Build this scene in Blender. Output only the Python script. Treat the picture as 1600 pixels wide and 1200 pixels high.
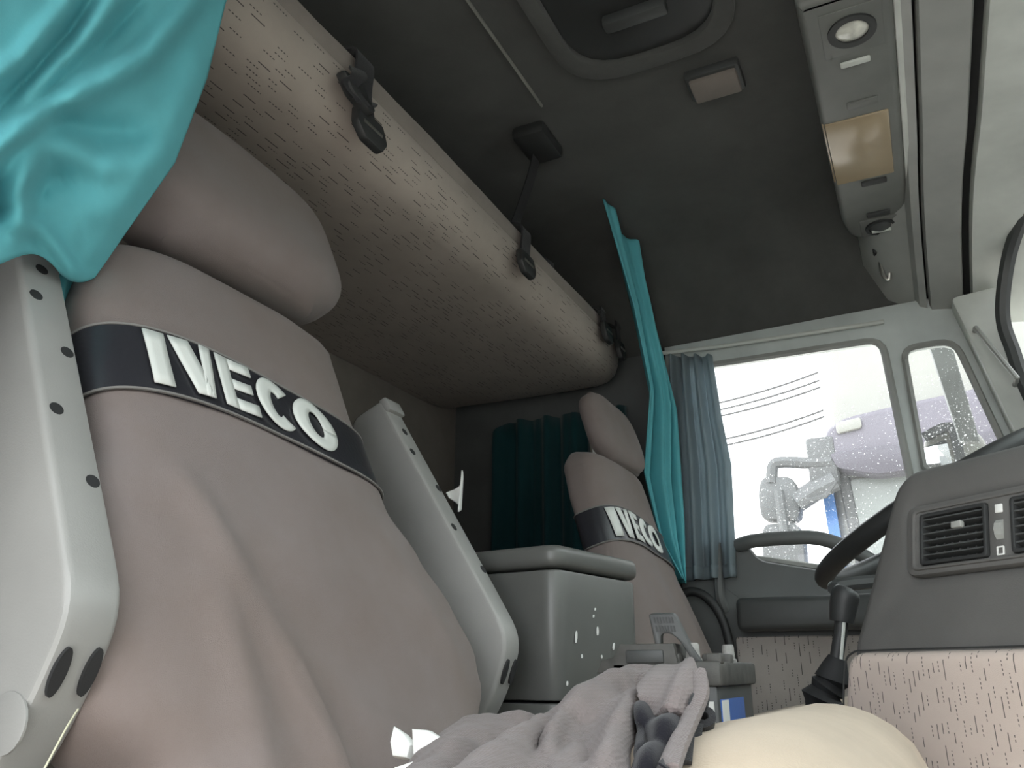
import bpy, bmesh, math, random
from mathutils import Vector as V, Matrix, noise
random.seed(7)
for o in list(bpy.data.objects): bpy.data.objects.remove(o)
scn = bpy.context.scene
COL = scn.collection
ZC = 0.8                      # height of the lens above the cab floor; shapes below are written relative to the lens

# ------------------------------------------------------------------ camera
FPX, PITCH, PSI = 1290.0, math.radians(19.2), math.radians(26.1)
FW = V((-math.sin(PSI)*math.cos(PITCH), math.cos(PSI)*math.cos(PITCH), math.sin(PITCH)))
RT = V((math.cos(PSI), math.sin(PSI), 0)); UP = RT.cross(FW)
cam = bpy.data.cameras.new('camera'); cam.sensor_width = 36; cam.lens = FPX/1600*36; cam.clip_start = 0.02; cam.clip_end = 300
camo = bpy.data.objects.new('camera', cam); COL.objects.link(camo)
camo.matrix_world = Matrix((RT, UP, -FW)).transposed().to_4x4()
camo.location = (0, 0, ZC)
scn.camera = camo

# ------------------------------------------------------------------ overcast sky, exposure
w = bpy.data.worlds.new('sky'); scn.world = w; w.use_nodes = True
bg = w.node_tree.nodes['Background']; bg.inputs[0].default_value = (0.93, 0.97, 1.0, 1); bg.inputs[1].default_value = 2.2
scn.view_settings.view_transform = 'Standard'; scn.view_settings.look = 'None'
scn.view_settings.gamma = 1; scn.view_settings.use_curve_mapping = False
scn.view_settings.exposure = 1.0

# ------------------------------------------------------------------ pixel -> point
def ray(x, y): return FW + RT*((x-800)/FPX) + UP*((600-y)/FPX)
def atY(x, y, Y): r = ray(x, y); return r*(Y/r.y)
def atX(x, y, X): r = ray(x, y); return r*(X/r.x)
def atZ(x, y, Z): r = ray(x, y); return r*(Z/r.z)

def pix(p):
    p = V(p); z = p.dot(FW); return V((800+FPX*p.dot(RT)/z, 600-FPX*p.dot(UP)/z))
def folds(p, lines):
    """height of cloth folds at a point; each line is (width, height, traced points)"""
    q = pix(p); d = 0
    for wd, h, pts in lines:
        best = 1e9; at = 0
        for i in range(len(pts)-1):
            a, b = V(pts[i]), V(pts[i+1]); ab = b-a; t = max(0, min(1, (q-a).dot(ab)/ab.length_squared)); ds = (q-a-ab*t).length
            if ds < best: best = ds; at = (i+t)/(len(pts)-1)
        d += h*math.exp(-(best/wd)**2)*min(1, .25+3*min(at, 1-at))
    return d

# ------------------------------------------------------------------ materials
def nodes(name):
    m = bpy.data.materials.new(name); m.use_nodes = True
    return m, m.node_tree, m.node_tree.nodes['Principled BSDF']
def N(nt, t, **k):
    n = nt.nodes.new(t)
    for a, b in k.items(): setattr(n, a, b)
    return n
def math_(nt, op, a, b=None, c=None):
    n = N(nt, 'ShaderNodeMath', operation=op)
    for i, v in enumerate((a, b, c)):
        if v is None: continue
        if hasattr(v, 'links') or hasattr(v, 'is_linked'): nt.links.new(v, n.inputs[i])
        else: n.inputs[i].default_value = v
    return n.outputs[0]
def plastic(name, col, rough=.5, var=.12, scale=9, grain=.15, gscale=700, spec=.5, metal=0):
    m, nt, b = nodes(name)
    tc = N(nt, 'ShaderNodeTexCoord'); nz = N(nt, 'ShaderNodeTexNoise'); nz.inputs['Scale'].default_value = scale; nz.inputs['Detail'].default_value = 6
    nt.links.new(tc.outputs['Object'], nz.inputs['Vector'])
    r = N(nt, 'ShaderNodeValToRGB'); e = r.color_ramp.elements
    e[0].position = .3; e[1].position = .7
    e[0].color = [c*(1-var) for c in col]+[1]; e[1].color = [min(1, c*(1+var)) for c in col]+[1]
    nt.links.new(nz.outputs[0], r.inputs[0]); nt.links.new(r.outputs[0], b.inputs['Base Color'])
    b.inputs['Roughness'].default_value = rough; b.inputs['Metallic'].default_value = metal
    b.inputs['Specular IOR Level'].default_value = spec
    if grain:
        n2 = N(nt, 'ShaderNodeTexNoise'); n2.inputs['Scale'].default_value = gscale
        nt.links.new(tc.outputs['Object'], n2.inputs['Vector'])
        bp = N(nt, 'ShaderNodeBump'); bp.inputs['Strength'].default_value = grain; bp.inputs['Distance'].default_value = .001
        nt.links.new(n2.outputs[0], bp.inputs['Height']); nt.links.new(bp.outputs[0], b.inputs['Normal'])
    return m
def cloth(name, col, var=.15, scale=6, weave=900, strength=.3, rough=.95, sheen=.15, mesh=False, trans=0):
    m, nt, b = nodes(name)
    tc = N(nt, 'ShaderNodeTexCoord'); nz = N(nt, 'ShaderNodeTexNoise'); nz.inputs['Scale'].default_value = scale; nz.inputs['Detail'].default_value = 8
    nz.inputs['Roughness'].default_value = .65
    nt.links.new(tc.outputs['Object'], nz.inputs['Vector'])
    r = N(nt, 'ShaderNodeValToRGB'); e = r.color_ramp.elements; e[0].position = .3; e[1].position = .72
    e[0].color = [c*(1-var) for c in col]+[1]; e[1].color = [min(1, c*(1+var)) for c in col]+[1]
    nt.links.new(nz.outputs[0], r.inputs[0]); nt.links.new(r.outputs[0], b.inputs['Base Color'])
    b.inputs['Roughness'].default_value = rough; b.inputs['Sheen Weight'].default_value = sheen; b.inputs['Specular IOR Level'].default_value = .2
    if mesh:
        v = N(nt, 'ShaderNodeTexVoronoi'); v.inputs['Scale'].default_value = weave; v.inputs['Randomness'].default_value = .15; h = v.outputs['Distance']
    else:
        v = N(nt, 'ShaderNodeTexNoise'); v.inputs['Scale'].default_value = weave; h = v.outputs[0]
    nt.links.new(tc.outputs['Object'], v.inputs['Vector'])
    bp = N(nt, 'ShaderNodeBump'); bp.inputs['Strength'].default_value = strength; bp.inputs['Distance'].default_value = .0015
    nt.links.new(h, bp.inputs['Height']); nt.links.new(bp.outputs[0], b.inputs['Normal'])
    if trans:
        t = N(nt, 'ShaderNodeBsdfTranslucent'); nt.links.new(r.outputs[0], t.inputs[0])
        mx = N(nt, 'ShaderNodeMixShader'); mx.inputs[0].default_value = trans
        nt.links.new(b.outputs[0], mx.inputs[1]); nt.links.new(t.outputs[0], mx.inputs[2])
        nt.links.new(mx.outputs[0], nt.nodes['Material Output'].inputs[0])
    return m
def dashed(name, col, dash, across, along, row=.0085, cell=.034, width=.16, var=.12, dens=.5):
    """upholstery woven with short dark dashes; across / along are directions in object space (metres)"""
    m = cloth(name, col, var=var, scale=5, weave=1200, strength=.25)
    nt = m.node_tree; b = nt.nodes['Principled BSDF']
    base = b.inputs['Base Color'].links[0].from_socket
    tc = N(nt, 'ShaderNodeTexCoord')
    def dot(vec):
        d = N(nt, 'ShaderNodeVectorMath', operation='DOT_PRODUCT'); nt.links.new(tc.outputs['Object'], d.inputs[0]); d.inputs[1].default_value = vec
        return d.outputs['Value']
    a = math_(nt, 'DIVIDE', dot(across), row); ra = math_(nt, 'FLOOR', a); fa = math_(nt, 'FRACT', a)
    wn = N(nt, 'ShaderNodeTexWhiteNoise', noise_dimensions='1D'); nt.links.new(ra, wn.inputs['W'])
    l = math_(nt, 'ADD', math_(nt, 'DIVIDE', dot(along), cell), math_(nt, 'MULTIPLY', wn.outputs['Value'], 7.0))
    cl = math_(nt, 'FLOOR', l); fl = math_(nt, 'FRACT', l)
    cb = N(nt, 'ShaderNodeCombineXYZ'); nt.links.new(ra, cb.inputs[0]); nt.links.new(cl, cb.inputs[1])
    w2 = N(nt, 'ShaderNodeTexWhiteNoise', noise_dimensions='2D'); nt.links.new(cb.outputs[0], w2.inputs['Vector'])
    rnd = w2.outputs['Value']
    thin = math_(nt, 'LESS_THAN', math_(nt, 'ABSOLUTE', math_(nt, 'SUBTRACT', fa, .5)), width/2)
    ln = math_(nt, 'LESS_THAN', fl, math_(nt, 'ADD', math_(nt, 'MULTIPLY', rnd, .5), .22))
    on = math_(nt, 'GREATER_THAN', rnd, 1-dens)
    dots = math_(nt, 'GREATER_THAN', math_(nt, 'FRACT', math_(nt, 'MULTIPLY', l, 7.0)), .45)
    solid = math_(nt, 'GREATER_THAN', wn.outputs['Value'], .55)
    patt = math_(nt, 'MAXIMUM', dots, solid)
    mask = math_(nt, 'MULTIPLY', math_(nt, 'MULTIPLY', thin, ln), math_(nt, 'MULTIPLY', on, patt))
    mask = math_(nt, 'MULTIPLY', mask, .85)
    mx = N(nt, 'ShaderNodeMix', data_type='RGBA'); nt.links.new(mask, mx.inputs[0]); nt.links.new(base, mx.inputs[6]); mx.inputs[7].default_value = (*dash, 1)
    nt.links.new(mx.outputs[2], b.inputs['Base Color'])
    return m
def glass(name, dirt=0.0, tint=(1, 1, 1)):
    m = bpy.data.materials.new(name); m.use_nodes = True; nt = m.node_tree; nt.nodes.remove(nt.nodes['Principled BSDF'])
    out = nt.nodes['Material Output']
    t = N(nt, 'ShaderNodeBsdfTransparent'); t.inputs[0].default_value = (*tint, 1)
    g = N(nt, 'ShaderNodeBsdfGlossy'); g.inputs['Roughness'].default_value = .02
    fr = N(nt, 'ShaderNodeFresnel'); fr.inputs[0].default_value = 1.3
    mx = N(nt, 'ShaderNodeMixShader'); nt.links.new(fr.outputs[0], mx.inputs[0]); nt.links.new(t.outputs[0], mx.inputs[1]); nt.links.new(g.outputs[0], mx.inputs[2])
    last = mx
    if dirt:
        tc = N(nt, 'ShaderNodeTexCoord')
        vo = N(nt, 'ShaderNodeTexNoise'); vo.inputs['Scale'].default_value = 190; vo.inputs['Detail'].default_value = 3; nt.links.new(tc.outputs['Object'], vo.inputs['Vector'])
        n2 = N(nt, 'ShaderNodeTexNoise'); n2.inputs['Scale'].default_value = 5; nt.links.new(tc.outputs['Object'], n2.inputs['Vector'])
        th = math_(nt, 'SUBTRACT', .83, math_(nt, 'MULTIPLY', n2.outputs[0], .3))
        mask = math_(nt, 'MULTIPLY', math_(nt, 'GREATER_THAN', vo.outputs[0], th), .85)
        film = math_(nt, 'MAXIMUM', mask, dirt)
        d = N(nt, 'ShaderNodeBsdfTranslucent'); d.inputs[0].default_value = (.95, .97, .97, 1)
        m2 = N(nt, 'ShaderNodeMixShader'); nt.links.new(film, m2.inputs[0]); nt.links.new(mx.outputs[0], m2.inputs[1]); nt.links.new(d.outputs[0], m2.inputs[2]); last = m2
    nt.links.new(last.outputs[0], out.inputs[0])
    return m

M = {}
M['trim'] = plastic('grey_trim_plastic', (.37, .375, .35), .5)
M['header'] = plastic('light_grey_header_plastic', (.68, .70, .65), .55)
M['headliner'] = cloth('dark_grey_headliner', (.10, .10, .095), weave=600)
M['console'] = plastic('console_grey_plastic', (.17, .173, .16), .5)
M['dark'] = plastic('black_plastic', (.035, .036, .036), .5)
M['darkgrey'] = plastic('dark_grey_plastic', (.07, .073, .072), .45)
M['arm'] = plastic('armrest_grey_plastic', (.345, .34, .325), .38, var=.06)
M['box'] = plastic('box_grey_plastic', (.135, .136, .128), .33, var=.1, grain=.08)
M['dashp'] = plastic('dash_dark_plastic', (.125, .122, .116), .62, grain=.3)
M['rubber'] = plastic('black_rubber', (.022, .022, .023), .7)
M['wallr'] = cloth('brown_grey_wall_cloth', (.24, .208, .185))
M['wall'] = plastic('grey_wall_plastic', (.13, .135, .135), .6)
M['door'] = plastic('door_grey_plastic', (.15, .157, .153), .5)
M['frame'] = plastic('door_frame_grey', (.60, .64, .62), .5)
M['carpet'] = cloth('dark_floor_carpet', (.06, .057, .053), weave=300, strength=.6)
M['tunnel'] = cloth('tunnel_carpet', (.07, .066, .06), weave=300, strength=.6)
M['cover'] = cloth('taupe_seat_cover', (.215, .18, .171), var=.13, scale=4, weave=1400, strength=.35)
for e_, c_ in zip(M['cover'].node_tree.nodes['Color Ramp'].color_ramp.elements, ((.21, .166, .148), (.255, .218, .212))): e_.color = (*c_, 1)
M['coverb'] = cloth('taupe_dark_side', (.16, .145, .14), var=.1, weave=1400)
M['beige'] = cloth('worn_beige_cloth', (.52, .425, .325), var=.12, scale=7, weave=800)
M['band'] = plastic('black_glossy_band', (.030, .030, .036), .28, var=.15, grain=.25, gscale=200)
M['letter'] = plastic('white_letter_print', (.80, .82, .78), .45, var=.06)
M['stitch'] = plastic('pale_stitching', (.22, .21, .2), .8, grain=0)
M['teal'] = cloth('teal_curtain_cloth', (.185, .62, .68), var=.07, weave=1500, strength=.15, sheen=.05, trans=.25)
M['blue'] = cloth('slate_blue_curtain_cloth', (.42, .49, .52), var=.08, weave=1500, strength=.15, trans=.6)
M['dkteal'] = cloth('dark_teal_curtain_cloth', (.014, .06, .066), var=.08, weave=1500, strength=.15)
M['bunk'] = dashed('bunk_dashed_upholstery', (.40, .345, .30), (.03, .028, .03), (1, 0, .9), (0, 1, 0), row=.0105, cell=.042, width=.17, dens=.5)
M['doorfab'] = dashed('door_dashed_upholstery', (.46, .42, .385), (.05, .045, .045), (1, 0, 0), (0, 0, 1), row=.0105, cell=.04, dens=.6)
DANG = math.radians(50)
M['dashfab'] = dashed('dash_dashed_upholstery', (.62, .52, .46), (.03, .028, .03), (math.sin(DANG), -math.cos(DANG), 0), (0, 0, 1), row=.0062, cell=.028, width=.15, dens=.85, var=.08)
M['jacket'] = cloth('dark_mesh_jacket_cloth', (.20, .168, .162), var=.12, weave=420, strength=.6, mesh=True)
M['lining'] = cloth('jacket_lining', (.012, .0115, .016), weave=900)
M['web'] = cloth('black_webbing', (.028, .028, .03), weave=1200, strength=.5)
M['white'] = plastic('white_foam', (.85, .85, .82), .8, var=.04)
M['paper'] = plastic('white_paper', (.8, .8, .77), .6, var=.03, grain=0)
M['metal'] = plastic('dull_metal', (.55, .54, .5), .35, metal=1, var=.2)
M['lead'] = plastic('lead_terminal', (.36, .35, .33), .5, var=.3, scale=80)
M['amber'] = plastic('tan_lamp_lens', (.42, .33, .215), .16, var=.08, grain=0)
M['lens'] = plastic('clear_lamp_lens', (.75, .74, .66), .1, var=.25, scale=60, grain=0)
M['bluelab'] = plastic('blue_label', (.06, .16, .5), .4)
M['glass'] = glass('window_glass', .02)
M['tint'] = glass('tinted_windscreen_glass', .04, (.88, .92, .90))
M['dirty'] = glass('dusty_window_glass', .03)
M['mirror'] = plastic('mirror_glass', (.9, .93, .93), .03, metal=1, var=.01, grain=0)
M['tw'] = plastic('truck_white_paint', (.30, .303, .272), .4, var=.03, grain=0)
M['tp'] = plastic('truck_mauve_paint', (.15, .14, .166), .4, var=.05, grain=0)
M['tp2'] = plastic('truck_mauve_dark_paint', (.10, .093, .112), .4, var=.05, grain=0)
M['tglass'] = plastic('truck_windscreen_glass', (.24, .265, .25), .2, var=.04, grain=0)
M['dustyblack'] = plastic('dusty_black_plastic', (.095, .092, .085), .6, var=.3, scale=40)
M['tgrey'] = plastic('truck_grey_plastic', (.11, .115, .115), .6, grain=0)
M['tblue'] = plastic('truck_blue_strip', (.04, .18, .5), .4, grain=0)
M['ground'] = plastic('pale_dusty_ground', (.74, .70, .64), .95, scale=.8, gscale=40)
M['yard'] = plastic('grey_block_wall', (.30, .30, .29), .9, scale=.6, gscale=60)  # only for the added wall that blocks sky light
M['defl'] = plastic('pale_grey_plastic', (.24, .25, .24), .6, grain=0)
M['wire'] = plastic('overhead_wire', (.06, .06, .06), .7, grain=0)
M['thread'] = plastic('straw_thread', (.6, .58, .42), .9, grain=0)
M['seam'] = plastic('pale_ceiling_seam', (.30, .30, .27), .6, grain=0)
M['shell'] = plastic('cab_outer_paint', (.35, .37, .38), .45, grain=0)

# ------------------------------------------------------------------ mesh helpers
class Frame:
    def __init__(s, o, x, y, z): s.o, s.x, s.y, s.z = V(o), V(x), V(y), V(z)
    def __call__(s, a, b, c=0): return s.o + s.x*a + s.y*b + s.z*c
ID = Frame((0, 0, 0), (1, 0, 0), (0, 1, 0), (0, 0, 1))
def B(): return bmesh.new()
def rbox(bm, lo, hi, r=0.0, fr=ID, seg=2):
    t = bmesh.new(); bmesh.ops.create_cube(t, size=1)
    for v in t.verts:
        v.co = V([(lo[i]+hi[i])/2 + v.co[i]*(hi[i]-lo[i]) for i in range(3)])
    if r: bmesh.ops.bevel(t, geom=t.edges[:], offset=r, segments=seg, profile=.5, affect='EDGES')
    join(bm, t, fr)
def join(bm, t, fr=ID):
    mp = {}
    for v in t.verts: mp[v] = bm.verts.new(fr(*v.co))
    for f in t.faces:
        try: bm.faces.new([mp[v] for v in f.verts])
        except ValueError: pass
    t.free()
def prism(bm, poly, d0, d1, fr=ID, r=0.0, holes=(), seg=2):
    """poly in the frame's x,y; extruded along its z from d0 to d1"""
    t = bmesh.new(); es = []
    for loop in [poly]+list(holes):
        vs = [t.verts.new((p[0], p[1], d0)) for p in loop]
        es += [t.edges.new((vs[i], vs[(i+1) % len(vs)])) for i in range(len(vs))]
    if holes: bmesh.ops.triangle_fill(t, use_beauty=True, use_dissolve=False, edges=es)
    else: t.faces.new([v for v in t.verts])
    g = bmesh.ops.extrude_face_region(t, geom=t.faces[:])
    for e in g['geom']:
        if isinstance(e, bmesh.types.BMVert): e.co.z = d1
    bmesh.ops.recalc_face_normals(t, faces=t.faces[:])
    if r:
        ed = [e for e in t.edges if len(e.link_faces) == 2 and e.calc_face_angle(0) > .5 and abs(e.verts[0].co.z-e.verts[1].co.z) < 1e-6]
        bmesh.ops.bevel(t, geom=ed, offset=r, segments=seg, profile=.5, affect='EDGES')
    join(bm, t, fr)
def rpoly(pts, r, n=4):
    """round the corners of a polygon; r a number or one per corner"""
    out = []; k = len(pts)
    for i in range(k):
        p, a, b = V(pts[i][:2]), V(pts[i-1][:2]), V(pts[(i+1) % k][:2])
        rr = r[i] if isinstance(r, (list, tuple)) else r
        if rr <= 0: out.append(tuple(p)); continue
        da, db = (a-p), (b-p); la, lb = da.length, db.length
        q = min(rr, la*.48, lb*.48); p0, p1 = p+da/la*q, p+db/lb*q
        for j in range(n+1):
            t = j/n; out.append(tuple(p0*(1-t)**2 + p*2*t*(1-t) + p1*t*t))
    return out
def tube(bm, pts, r, n=10, caps=True, flat=1.0):
    pts = [V(p) for p in pts]; rings = []; up = None
    for i, p in enumerate(pts):
        d = (pts[min(i+1, len(pts)-1)] - pts[max(i-1, 0)]).normalized()
        if up is None:
            up = d.orthogonal().normalized()
        up = (up - d*up.dot(d)).normalized(); s = d.cross(up)
        rr = r[i] if isinstance(r, (list, tuple)) else r
        rings.append([p + up*math.cos(2*math.pi*k/n)*rr + s*math.sin(2*math.pi*k/n)*rr*flat for k in range(n)])
    loft(bm, rings, caps)
def loft(bm, rings, caps=True, closed=True):
    vs = [[bm.verts.new(p) for p in rg] for rg in rings]; n = len(rings[0])
    for a, b in zip(vs[:-1], vs[1:]):
        for k in range(n if closed else n-1):
            bm.faces.new((a[k], a[(k+1) % n], b[(k+1) % n], b[k]))
    if caps and closed:
        bm.faces.new(list(reversed(vs[0]))); bm.faces.new(vs[-1])
    return vs
def sheet(bm, fn, nu, nv):
    loft(bm, [[fn(i/nu, j/nv) for i in range(nu+1)] for j in range(nv+1)], False, False)
def ribbon(bm, pts, wdir, width, th):
    """flat strap: pts centre line, wdir across, thickness th"""
    pts = [V(p) for p in pts]; wd = V(wdir).normalized(); rings = []
    for i, p in enumerate(pts):
        d = (pts[min(i+1, len(pts)-1)] - pts[max(i-1, 0)]).normalized(); n = d.cross(wd).normalized()
        rings.append([p+wd*width/2+n*th/2, p-wd*width/2+n*th/2, p-wd*width/2-n*th/2, p+wd*width/2-n*th/2])
    loft(bm, rings)
def smooth_path(pts, n=6):
    pts = [V(p) for p in pts]; out = []
    for i in range(len(pts)-1):
        p0, p1, p2, p3 = pts[max(i-1, 0)], pts[i], pts[i+1], pts[min(i+2, len(pts)-1)]
        for j in range(n):
            t = j/n
            out.append(.5*((2*p1)+(p2-p0)*t+(2*p0-5*p1+4*p2-p3)*t*t+(3*p1-p0-3*p2+p3)*t**3))
    out.append(pts[-1]); return out
def interp(x, tab):
    if x <= tab[0][0]: return tab[0][1]
    for (a, p), (b, q) in zip(tab[:-1], tab[1:]):
        if x <= b:
            t = (x-a)/(b-a); t = t*t*(3-2*t); return p+(q-p)*t
    return tab[-1][1]

def thing(name, label, cat, origin, group=None, kind=None):
    o = bpy.data.objects.new(name, None); o.empty_display_size = .05; COL.objects.link(o)
    o.location = (origin[0], origin[1], origin[2]+ZC); o['org'] = list(origin)
    if label: o['label'] = label
    if cat: o['category'] = cat
    if group: o['group'] = group
    if kind: o['kind'] = kind
    return o
def part(name, bm, mat, parent=None, sharp=38, label=None, cat=None, group=None, kind=None, solid=0, sub=0):
    """one mesh object; bm is in lens-relative metres"""
    bmesh.ops.recalc_face_normals(bm, faces=bm.faces[:]) if not solid else None
    for f in bm.faces: f.smooth = True
    for e in bm.edges:
        if len(e.link_faces) == 2 and e.calc_face_angle(0) > math.radians(sharp): e.smooth = False
    if parent is None:
        xs = [v.co for v in bm.verts]
        org = V(((min(c.x for c in xs)+max(c.x for c in xs))/2, (min(c.y for c in xs)+max(c.y for c in xs))/2, min(c.z for c in xs)))
    else: org = V(parent['org'])
    for v in bm.verts: v.co -= org
    me = bpy.data.meshes.new(name); bm.to_mesh(me); bm.free()
    me.materials.append(M[mat] if isinstance(mat, str) else mat)
    o = bpy.data.objects.new(name, me); COL.objects.link(o); o['org'] = list(org)
    if parent is None: o.location = (org.x, org.y, org.z+ZC)
    else: o.parent = parent
    if label: o['label'] = label
    if cat: o['category'] = cat
    if group: o['group'] = group
    if kind: o['kind'] = kind
    if solid:
        m = o.modifiers.new('thickness', 'SOLIDIFY'); m.thickness = solid; m.offset = 0
    if sub:
        m = o.modifiers.new('smooth', 'SUBSURF'); m.levels = sub; m.render_levels = sub
    return o
def struct(name, bm, mat, label=None, **k): return part(name, bm, mat, None, kind='structure', label=label, **k)

# ================================================================== SETTING
bm = B(); rbox(bm, (-40, -40, -2.3), (40, 60, -2.05)); struct('floor_ground', bm, 'ground', 'pale dusty ground of the lorry yard outside').name = 'ground'
bm = B(); rbox(bm, (-1.3, .0, -.84), (.8, 2.2, -.8)); struct('floor', bm, 'carpet', 'dark carpeted cab floor')
bm = B(); rbox(bm, (-1.31, -.02, -.84), (-1.25, 2.2, 1.2)); struct('wall_rear', bm, 'wallr', 'brown grey cloth rear wall of the sleeper cab')

bm = B(); rbox(bm, (3.4, -9, -2.06), (3.7, 16, 2.3)); struct('wall_sky_block', bm, 'yard', 'unseen grey wall added in front to hold back sky light')  # added wall out of view, cuts sky light through the windscreen
# side walls behind the doors
def side_wall(name, y0, y1, lab):
    bm = B(); rbox(bm, (-1.31, y0, -.84), (-.56, y1, .86)); struct(name, bm, 'wall', lab)
side_wall('wall_driver', 2.15, 2.2, 'grey side wall behind the driver door')
side_wall('wall_passenger', .06, .11, 'grey side wall beside the passenger seat')

bm = B(); rbox(bm, (-.6, -.05, .70), (.34, .0, .87), .012); rbox(bm, (-.6, -.05, -.84), (-.55, .06, .87), .01); struct('door_2', bm, 'frame', 'frame of the open passenger doorway')  # unseen frame; top rail added low to shade the upper seat
# roof: dark headliner that turns down to the tops of the doors
SEC = [(-.03, .84), (-.02, .93), (.02, 1.02), (.10, 1.09), (.22, 1.135), (.4, 1.15), (.7, 1.155), (1.1, 1.158), (1.45, 1.155), (1.75, 1.145), (1.93, 1.12), (2.04, 1.07), (2.105, .99), (2.14, .90), (2.155, .835)]
bm = B()
rings = []
for x in (-1.27, -.9, -.5, -.06, .02, .09):
    dz = 0
    rings.append([V((x, y, z+dz)) for y, z in SEC] + [V((x, y+(.04 if y > 1 else -.04), z+.05)) for y, z in reversed(SEC)])
loft(bm, rings)
ceil = struct('ceiling', bm, 'headliner', 'dark grey cloth headliner')
bm = B(); ribbon(bm, [(-.594, y, 1.150) for y in (.3, .7, 1.0, 1.2, 1.36)], (1, 0, 0), .0045, .005); part('seam_strip', bm, 'seam', ceil, label='pale seam strip along the headliner')
# roof hatch with raised frame
def hatch(a0, a1, b0, b1, r): return rpoly([(a0, b0), (a1, b0), (a1, b1), (a0, b1)], r, 6)
t = thing('roof_hatch', 'dark rounded roof hatch set into the headliner', 'hatch', (-.33, .98, 1.13))
bm = B(); prism(bm, hatch(-.51, -.155, .62, 1.335, .13), 1.134, 1.156, r=.008, holes=[hatch(-.475, -.19, .66, 1.295, .11)]); part('hatch_frame', bm, 'headliner', t)
bm = B(); prism(bm, hatch(-.474, -.191, .661, 1.294, .11), 1.148, 1.157); part('hatch_lid', bm, 'dark', t)
bm = B(); rbox(bm, (-.39, 1.17, 1.126), (-.27, 1.20, 1.15), .006); part('handle', bm, 'darkgrey', t)
t = thing('ceiling_lamp', 'small tan rectangular lamp on the headliner behind the hatch', 'lamp', (-.24, 1.435, 1.13))
bm = B(); rbox(bm, (-.295, 1.395, 1.136), (-.185, 1.48, 1.158), .006); part('lamp_base', bm, 'darkgrey', t)
bm = B(); rbox(bm, (-.288, 1.402, 1.126), (-.192, 1.473, 1.14), .006); part('lens', bm, 'wallr', t)

bm = B(); loft(bm, [[V((x, y*1.004, z+.045-f)) for y, z in SEC]+[V((x, y+(.05 if y > 1 else -.05), z+.10-f)) for y, z in reversed(SEC)] for x, f in ((.09, 0), (.2, .02), (.33, .06), (.36, .09))]); struct('ceiling_shell', bm, 'shell', 'painted outer roof skin above the windscreen').name = 'trim_8'
# front header above the windscreen: panels that run across and drop to the door at the far side
def drop(y):
    a = max(0, (y-1.62)/.52); b = max(0, (.4-y)/.42)
    return .165*a**2.2 + .165*b**2.2
def header_strip(bm, prof, y0=-.02, y1=2.165, n=28, th=.02):
    rings = []
    for i in range(n+1):
        y = y0+(y1-y0)*i/n; d = drop(y); k = 1-.10*max(0, (y-1.6)/.54)
        rings.append([V((x*k, y, z-d)) for x, z in prof] + [V((x*k, y, z-d+th)) for x, z in reversed(prof)])
    loft(bm, rings)
bm = B(); header_strip(bm, [(-.03, 1.13), (.02, 1.06), (.085, 1.03), (.095, 1.005), (.112, .998)]); hd = struct('trim_1', bm, 'trim', 'grey trim strip of the front header')
bm = B(); header_strip(bm, [(.118, 1.004), (.122, .992), (.155, .988), (.195, .982), (.199, .99)]); struct('trim_2', bm, 'trim', 'grey header panel between two grooves')
bm = B(); header_strip(bm, [(.105, 1.03), (.2, 1.02), (.23, 1.01)], th=.01); struct('trim_3', bm, 'rubber', 'dark groove behind the header panels')
bm = B(); header_strip(bm, [(.2185, 1.0), (.2205, .984), (.26, .980), (.335, .972), (.352, .985)]); struct('trim_4', bm, 'header', 'light grey header panel above the windscreen')
# windscreen seal, glass and pillars
bm = B(); rings = []
SEAL = [(.345, .4, .968), (.345, 1.0, .972), (.342, 1.5, .970), (.330, 1.75, .966), (.308, 1.9, .945), (.275, 1.98, .885), (.250, 2.02, .80), (.243, 2.035, .74), (.250, 2.04, .68), (.262, 2.04, .58), (.31, 2.045, .40), (.40, 2.05, .15)]
tube(bm, smooth_path(SEAL, 5), .016, 8); struct('trim_5', bm, 'darkgrey', 'dark rubber seal round the windscreen')
bm = B(); pts = smooth_path(SEAL, 4)
rings = [[p, V((p.x+.02, p.y-.0, p.z)), V((.62, min(p.y, 1.98), .1))] for p in pts]
sheet(bm, lambda u, v: V((.352+.32*v, .0+2.02*u - (0 if u < .9 else (u-.9)*.3*(1-v)), .965-.86*v - (0 if u < .8 else 2.5*(u-.8)**2*(1-v)))), 16, 8)
struct('window_1', bm, 'tint', 'windscreen glass', solid=.004)
# A pillar
bm = B()
PA = [(.150, .84), (.250, .85), (.238, .74), (.244, .68), (.256, .58), (.31, .38), (.40, .10), (.33, .10), (.235, .45), (.185, .68)]
fr = Frame((0, 2.075, 0), (1, 0, 0), (0, 0, 1), (0, -1, 0))
prism(bm, rpoly(PA, .015), -.09, .012, fr, r=.006); struct('wall_pillar', bm, 'header', 'light grey windscreen pillar trim').name = 'trim_6'
bm = B(); p0, p1 = atY(1524, 512, 2.04), atY(1589, 591, 2.0)
tube(bm, [p0+V((0, .03, .0)), p0, p0+(p1-p0)*.5, p1, p1+V((.0, .05, .0))], .006, 8); struct('trim_7', bm, 'trim', 'thin grey rod on the windscreen pillar')

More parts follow.
